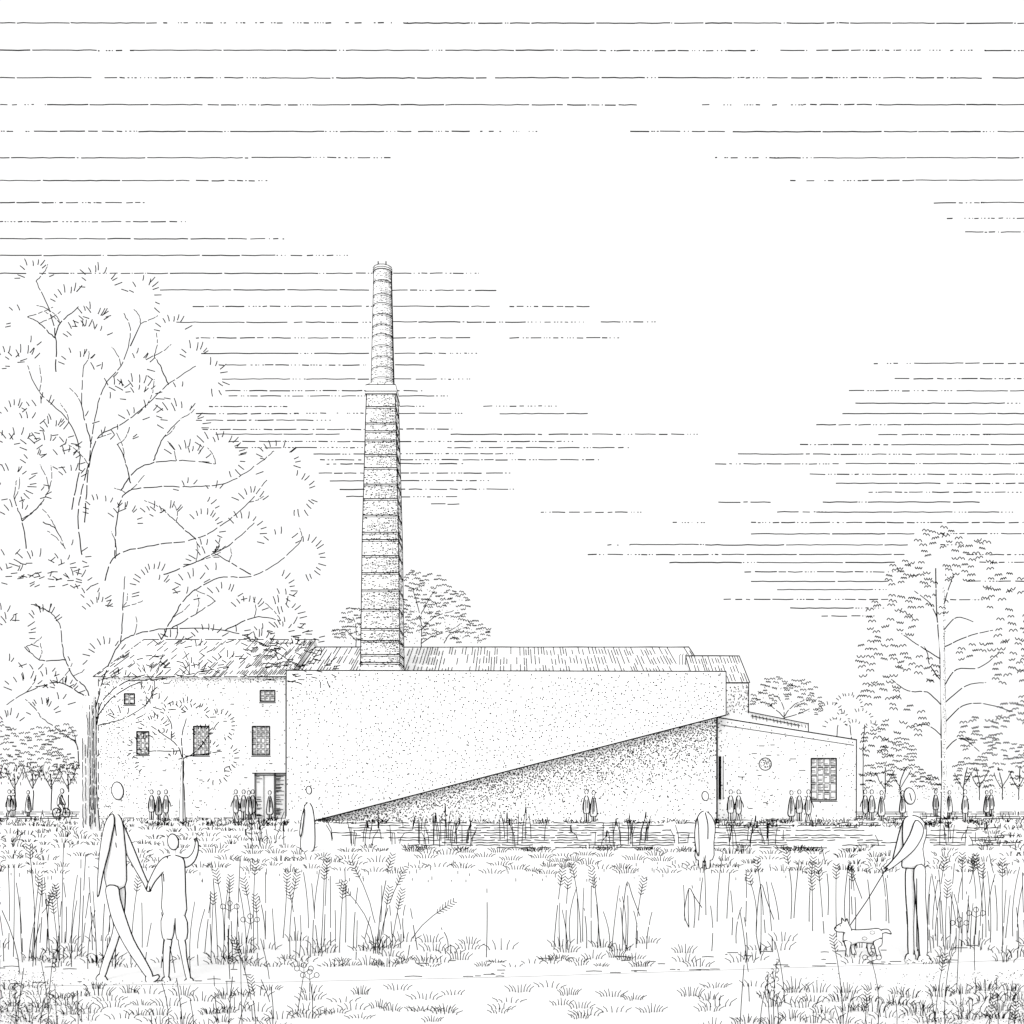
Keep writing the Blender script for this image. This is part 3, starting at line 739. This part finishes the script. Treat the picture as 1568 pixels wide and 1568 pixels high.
for _ in range(7): stalk(S,R(1130,1240),R(1530,1600),R(60,150),R(-16,16),random.choice(('curl','none')))
S.make('tall_grass')
S=Obj()
for (x,y,h,l) in ((352,1500,105,0),(375,1490,75,8),(455,1555,65,10),(478,1560,60,-4),(1345,1568,95,-10),(1495,1520,115,0),(1465,1520,100,4)): stalk(S,x,y,h,l,'umbel')
S.make('wildflowers')

# ================================================================ PEOPLE
def fig(name,d,solids,lines,base,head,neck,w=2.15,st=3.0):
    o=Obj(); s=d/F
    hx,hy,rx,ry=head
    o.puff(ell(hx,hy,rx,ry,16,tilt=rx*.12),d,rx*s*.6,max(rx/3,1),w,off=-.02,nosm=True)
    o.puff(neck,d,rx*s*.4,max(rx/3,1),ink=False,off=0,nosm=True)
    for i,it in enumerate(solids):
        pp,t,of=it[:3]
        o.puff(pp,d,t*.8,st,w,off=of)
    for it in lines: o.line(smooth(it,4),d-.13,w*.8)
    o.make(name,(P(base,0,d)[0],d,0)); return o
d=8.85
fig('walking_woman',d,[
 ([(163,1357),(165,1380),(174,1412),(192,1448),(212,1478),(225,1495),(234,1493),(222,1468),(205,1438),(192,1402),(184,1375),(180,1357)],.03,-.05),
 ([(176,1357),(191,1357),(190,1400),(181,1440),(168,1475),(160,1497),(152,1494),(160,1465),(172,1430),(176,1395)],.03,.04),
 ([(224,1492),(224,1502),(232,1504),(243,1496),(242,1491),(235,1493)],.02,-.05),([(153,1492),(147,1499),(150,1503),(162,1506),(165,1503),(160,1495)],.02,.04),
 ([(182,1250),(193,1272),(207,1305),(219,1335),(227,1353),(231,1364),(225,1364),(219,1352),(206,1330),(194,1308),(188,1290)],.02,.02),
 ([(175,1243),(167,1250),(160,1275),(160,1310),(163,1357),(191,1357),(193,1320),(190,1280),(186,1255)],.07,0),
 ([(172,1246),(162,1258),(155,1288),(151,1325),(149,1369),(152,1366),(158,1335),(166,1305),(171,1280),(175,1258)],.03,-.07)],
 [[(226,1356),(224,1363)],[(229,1357),(229,1365)],[(176,1262),(178,1280)],[(177,1290),(178,1298)]],175,(180,1211,9,13.5),[(175,1222),(185,1222),(182,1248),(172,1248)])
d=8.86
fig('waving_boy',d,[
 ([(253,1436),(263,1436),(260,1460),(258,1498),(252,1498),(250,1465)],.025,0),([(273,1437),(283,1438),(286,1468),(292,1499),(286,1500),(279,1470)],.025,0),
 ([(251,1496),(247,1502),(252,1506),(260,1504),(259,1496)],.02,0),([(286,1498),(283,1503),(293,1505),(296,1501),(292,1497)],.02,0),
 ([(250,1399),(283,1402),(286,1437),(271,1438),(268,1410),(264,1437),(249,1436)],.045,0),
 ([(256,1312),(246,1317),(236,1332),(226,1354),(224,1362),(229,1364),(237,1350),(248,1337),(256,1328)],.02,-.02),
 ([(273,1313),(286,1314),(295,1306),(299,1293),(299,1284),(303,1290),(303,1305),(297,1320),(286,1328),(279,1326)],.02,.02),
 ([(262,1310),(251,1314),(247,1325),(249,1360),(250,1400),(283,1402),(284,1365),(283,1330),(281,1316),(273,1311)],.06,0)],
 [[(250,1338),(251,1350)],[(255,1438),(263,1439)],[(299,1290),(297,1284)],[(301,1288),(301,1281)],[(268,1406),(268,1418)]],268,(265,1289,8.2,12),[(261,1298),(269,1298),(269,1312),(261,1312)])
d=gd(1470)
fig('dog_walker',d,[
 ([(1388,1328),(1402,1330),(1401,1370),(1399,1420),(1399,1463),(1391,1463),(1390,1410),(1387,1370)],.035,.03),
 ([(1400,1330),(1416,1327),(1417,1370),(1420,1420),(1419,1463),(1409,1463),(1406,1420),(1402,1375)],.035,-.04),
 ([(1390,1461),(1386,1468),(1389,1471),(1401,1471),(1401,1462)],.025,.03),([(1409,1461),(1405,1469),(1408,1472),(1423,1471),(1424,1466),(1419,1461)],.025,-.04),
 ([(1385,1256),(1378,1272),(1371,1300),(1367,1318),(1371,1320),(1379,1302),(1388,1282)],.025,.07),
 ([(1394,1249),(1384,1256),(1382,1280),(1384,1305),(1381,1326),(1390,1329),(1415,1327),(1413,1300),(1418,1280),(1418,1265),(1408,1252)],.07,0),
 ([(1402,1256),(1393,1278),(1378,1303),(1362,1322),(1357,1328),(1361,1331),(1382,1316),(1400,1300),(1412,1280),(1413,1265)],.03,-.09)],
 [[(1358,1326),(1353,1331)],[(1360,1329),(1356,1334)],[(1404,1345),(1404,1450)],[(1393,1214),(1396,1226)],[(1416,1262),(1417,1270)]],1404,(1393,1219,8.5,12.5),[(1389,1229),(1397,1229),(1398,1252),(1390,1252)])
ls=Obj(); a=P(1358,1329,d-.12); b=P(1299,1421,d+.22)
ls.stroke([a,tuple((a[i]*.5+b[i]*.5)-(.02 if i==2 else 0) for i in range(3)),b],1.6*d/F/1.73); ls.make('dog_leash')
d=10.2; o=Obj(); 
def pf(pp,t,of,st=2.6): o.puff(pp,d,t,st,1.9,off=of)
yb=HZ+EYE*F/d-1
pf([(1293,1440),(1303,1442),(1301,1452),(1301,yb),(1295,yb),(1296,1452)],.02,-.04); pf([(1302,1442),(1309,1443),(1308,1452),(1311,yb-1),(1305,yb-1),(1303,1452)],.02,.05)
pf([(1338,1441),(1350,1436),(1350,1446),(1345,1451),(1349,yb),(1343,yb),(1340,1451)],.02,-.04); pf([(1329,1442),(1340,1440),(1336,1448),(1333,1453),(1337,yb-1),(1331,yb-1),(1328,1452)],.02,.05)
pf([(1296,1422),(1310,1424),(1330,1423),(1345,1422),(1351,1428),(1349,1441),(1335,1444),(1315,1443),(1300,1448),(1292,1442),(1292,1430)],.05,0)
pf([(1278,1421),(1285,1415),(1289,1413),(1289,1405),(1294,1411),(1297,1406),(1299,1413),(1304,1424),(1299,1431),(1292,1427),(1282,1426)],.03,-.02)
pf([(1348,1425),(1355,1423),(1361,1424),(1365,1430),(1361,1429),(1355,1428),(1349,1430)],.012,0,2)
for e in (ell(1324,1437,4,2.6,8),ell(1336,1428,4,2.6,8)): o.line(e+[e[0]],d-.075,.8)
o.line([(1286,1417),(1287.5,1418)],d-.07,1.6); o.line([(1278,1421),(1281,1421)],d-.06,2)
o.make('spotted_dog',(P(1320,0,d)[0],d,0))
d=gd(1304)
fig('standing_visitor',d,[([(464,1298),(469,1298),(469,1304),(464,1304)],.05,0),([(473,1298),(478,1298),(478,1304),(473,1304)],.05,0),
 ([(472,1229),(466,1236),(462,1258),(461,1280),(462,1302),(480,1302),(482,1270),(480,1245),(477,1234)],.12,0),([(466,1238),(462,1252),(459,1275),(461,1280),(464,1262)],.04,-.13)],[],471,(473,1210,4,6),[(471,1214),(475,1214),(475,1232),(471,1232)],w=2)
d=gd(1330)
fig('standing_visitor',d,[([(1070,1314),(1076,1314),(1075,1330),(1071,1330)],.06,0),([(1081,1314),(1087,1314),(1086,1330),(1082,1330)],.06,0),
 ([(1078,1242),(1069,1250),(1065,1272),(1066,1295),(1066,1316),(1091,1316),(1093,1290),(1095,1265),(1088,1248)],.12,0),([(1068,1252),(1064,1275),(1066,1300),(1070,1310),(1070,1285)],.04,-.12)],
 [[(1080,1244),(1084,1262),(1084,1285)]],1079,(1080,1219,5,7),[(1077,1225),(1083,1225),(1083,1245),(1077,1245)],w=2)
def far(px,fy,kind=0,flip=1,sc=1.0,d=None):
    d=d or gd(fy); s=d/F; o=Obj(); fy=HZ+EYE*F/d
    u=1.72*sc/s/48.0
    X=lambda x:px+x*flip*u
    Y=lambda y:fy-y*u
    Q=lambda L:[(X(a),Y(b)) for a,b in L]
    o.puff(ell(px,Y(44.8),2.6*u,3.4*u,10),d,.05,1.5,1.5,nosm=True)
    o.puff(Q([(-.9,42),(.9,42),(.9,37),(-.9,37)]),d,.04,9,ink=False,nosm=True)
    w=1.6
    if kind==0:
        L=[[(-3.4,14),(-.3,14),(-.8,0),(-2.8,0)],[(.3,14),(3.2,14),(2.8,0),(1,0)]]
        body=[(0,39),(-2.5,36.5),(-4.2,28),(-4.2,19),(-3.6,13),(3.4,13),(4.2,19),(4.2,28),(2.5,36.5)]; A=[[(-3,35),(-5.2,26),(-5.4,18)],[(3,35),(5.2,26),(5.6,18)]]
    elif kind==1:
        L=[[(-2.5,12),(0,12),(-3,0),(-4.8,0)],[(0,12),(2.6,12),(5,1),(3,0)]]
        body=[(0,39),(-3,35),(-3.8,24),(-3.2,12),(3,12),(4,24),(3,35)]; A=[[(2.5,35),(6.5,27),(8,21)],[(-2.6,34),(-6,24),(-6,18)]]
    else:
        L=[[(-2.6,12),(-.4,12),(-.8,0),(-2.3,0)],[(.4,12),(2.6,12),(2.4,0),(.9,0)]]
        body=[(0,39.5),(-2.5,34),(-4.8,20),(-4.6,9),(4.4,9),(4.8,20),(2.5,34)]; A=[[(0,37),(-1,25),(-1,12)]]
    for l in L: o.puff(Q(l),d,.04,2,w,nosm=True)
    o.puff(Q(body),d,.08,2,w+.5)
    for a in A: o.line(Q(a),d-.16,w)
    for a in (-1.2,1.3): o.line(Q([(a,33),(a+R(-.4,.4),R(14,22))]),d-.18,1.0)
    o.make('pedestrian',(P(px,0,d)[0],d,0))
for i,(px,k,fl,dd) in enumerate(((14,1,1,62),(20,0,1,62),(43,2,-1,64),(232,0,1,57),(243,2,1,57.4),(254,1,1,57),(361,1,-1,57),(373,0,1,57.3),(381,2,1,57),(387,1,1,57.5),(413,2,1,58),
  (898,0,1,53.5),(909,2,1,53.6),(1119,0,1,54.5),(1131,1,1,54.8),(1212,2,1,54),(1224,0,1,54.3),(1238,1,1,53.6),(1335,0,1,55.5),(1350,2,1,55),(1325,1,-1,56),(1382,2,1,62),(1433,0,1,64),(1454,2,1,62),(1478,0,1,54),(1511,2,1,64),(1518,0,1,64.5))):
    far(px,0,k,fl,1.0 if k!=2 else .97,dd)
d=62; by=HZ+EYE*F/d; o=Obj(); r_=7.2
for x in (86,101):
    q=ell(x,by-r_,r_*.85,r_,14); o.line(q+[q[0]],d,1.8)
    for a in range(3): o.line([(x+r_*.8*math.cos(a),by-r_+r_*math.sin(a)),(x-r_*.8*math.cos(a),by-r_-r_*math.sin(a))],d,.6)
for pp in ([(86,by-7),(91,by-17),(99,by-16),(93,by-7),(86,by-7)],[(101,by-7),(98.5,by-19),(96,by-20)],[(91,by-17),(93,by-7)]): o.line(pp,d,1.5)
o.make('bicycle',(P(93,0,d)[0],d,0))
fig('cyclist',d,[([(89,by-19),(94,by-20),(97,by-12),(94,by-4),(92,by-5),(94,by-12)],.05,-.05),([(92,by-36),(88,by-28),(88,by-18),(94,by-18),(96,by-28),(95,by-34)],.08,0),([(93,by-34),(98,by-26),(100,by-20),(98,by-20),(94,by-27)],.04,-.1)],
 [[(91,by-32),(91,by-20)],[(93,by-32),(93,by-20)]],93,(95,by-40.5,2.6,3.4),[(93,by-38),(95.5,by-38),(95,by-34),(92.5,by-34)],w=1.7,st=2)
o=Obj()
for py in (1244,1247,1251,1254):
    for (a,b) in ((-150,125),(1312,1720)):
        dd=gd(py); x=a
        while x<b:
            l=R(8,60); o.stroke([((x-CX)*dd/F,dd,.02),((x+l/2-CX)*dd/F,dd,.03),((x+l-CX)*dd/F,dd,.02)],1.3*dd/F/1.73); x+=l+R(2,14)
for _ in range(160):
    px=R(-100,130) if random.random()<.4 else R(1312,1700); dd=gd(R(1246,1258)); s_=dd/F; x=(px-CX)*s_
    o.stroke([(x,dd,0),(x+R(-2,2)*s_,dd,R(3,7)*s_)],1.1*s_/1.73)
o.make('grass_verge')

# ================================================================ CAMERA, LIGHT, WORLD
cam=bpy.data.cameras.new('camera'); co=bpy.data.objects.new('camera',cam); bpy.context.scene.collection.objects.link(co)
co.location=(0,0,EYE); co.rotation_euler=(math.radians(90),0,0)
cam.sensor_width=36; cam.lens=F/1568*36; cam.shift_y=(HZ-784)/1568; cam.clip_end=5000; cam.clip_start=.1
bpy.context.scene.camera=co
L=bpy.data.lights.new('sun','SUN'); L.energy=1.5; L.angle=math.radians(30); L.color=(1,.995,.985)
lo=bpy.data.objects.new('sun',L); bpy.context.scene.collection.objects.link(lo)
lo.rotation_euler=(math.radians(58),0,math.radians(-12))
w=bpy.data.worlds.new('World'); bpy.context.scene.world=w; w.use_nodes=True; nt=w.node_tree
bg=nt.nodes['Background']; st=nt.nodes.new('ShaderNodeTexSky'); st.sky_type='NISHITA'; st.sun_disc=False
st.sun_elevation=math.radians(32); st.sun_rotation=math.radians(192)
bw=nt.nodes.new('ShaderNodeRGBToBW'); cl=nt.nodes.new('ShaderNodeClamp')   # bright even overcast
cl.inputs['Min'].default_value=7.0; cl.inputs['Max'].default_value=7.3
nt.links.new(st.outputs[0],bw.inputs[0]); nt.links.new(bw.outputs[0],cl.inputs['Value']); nt.links.new(cl.outputs[0],bg.inputs['Color']); bg.inputs['Strength'].default_value=.15
sc=bpy.context.scene; sc.view_settings.view_transform='Standard'; sc.view_settings.look='None'; sc.view_settings.exposure=0
print('verts',sum(len(o.data.vertices) for o in bpy.data.objects if o.type=='MESH'))
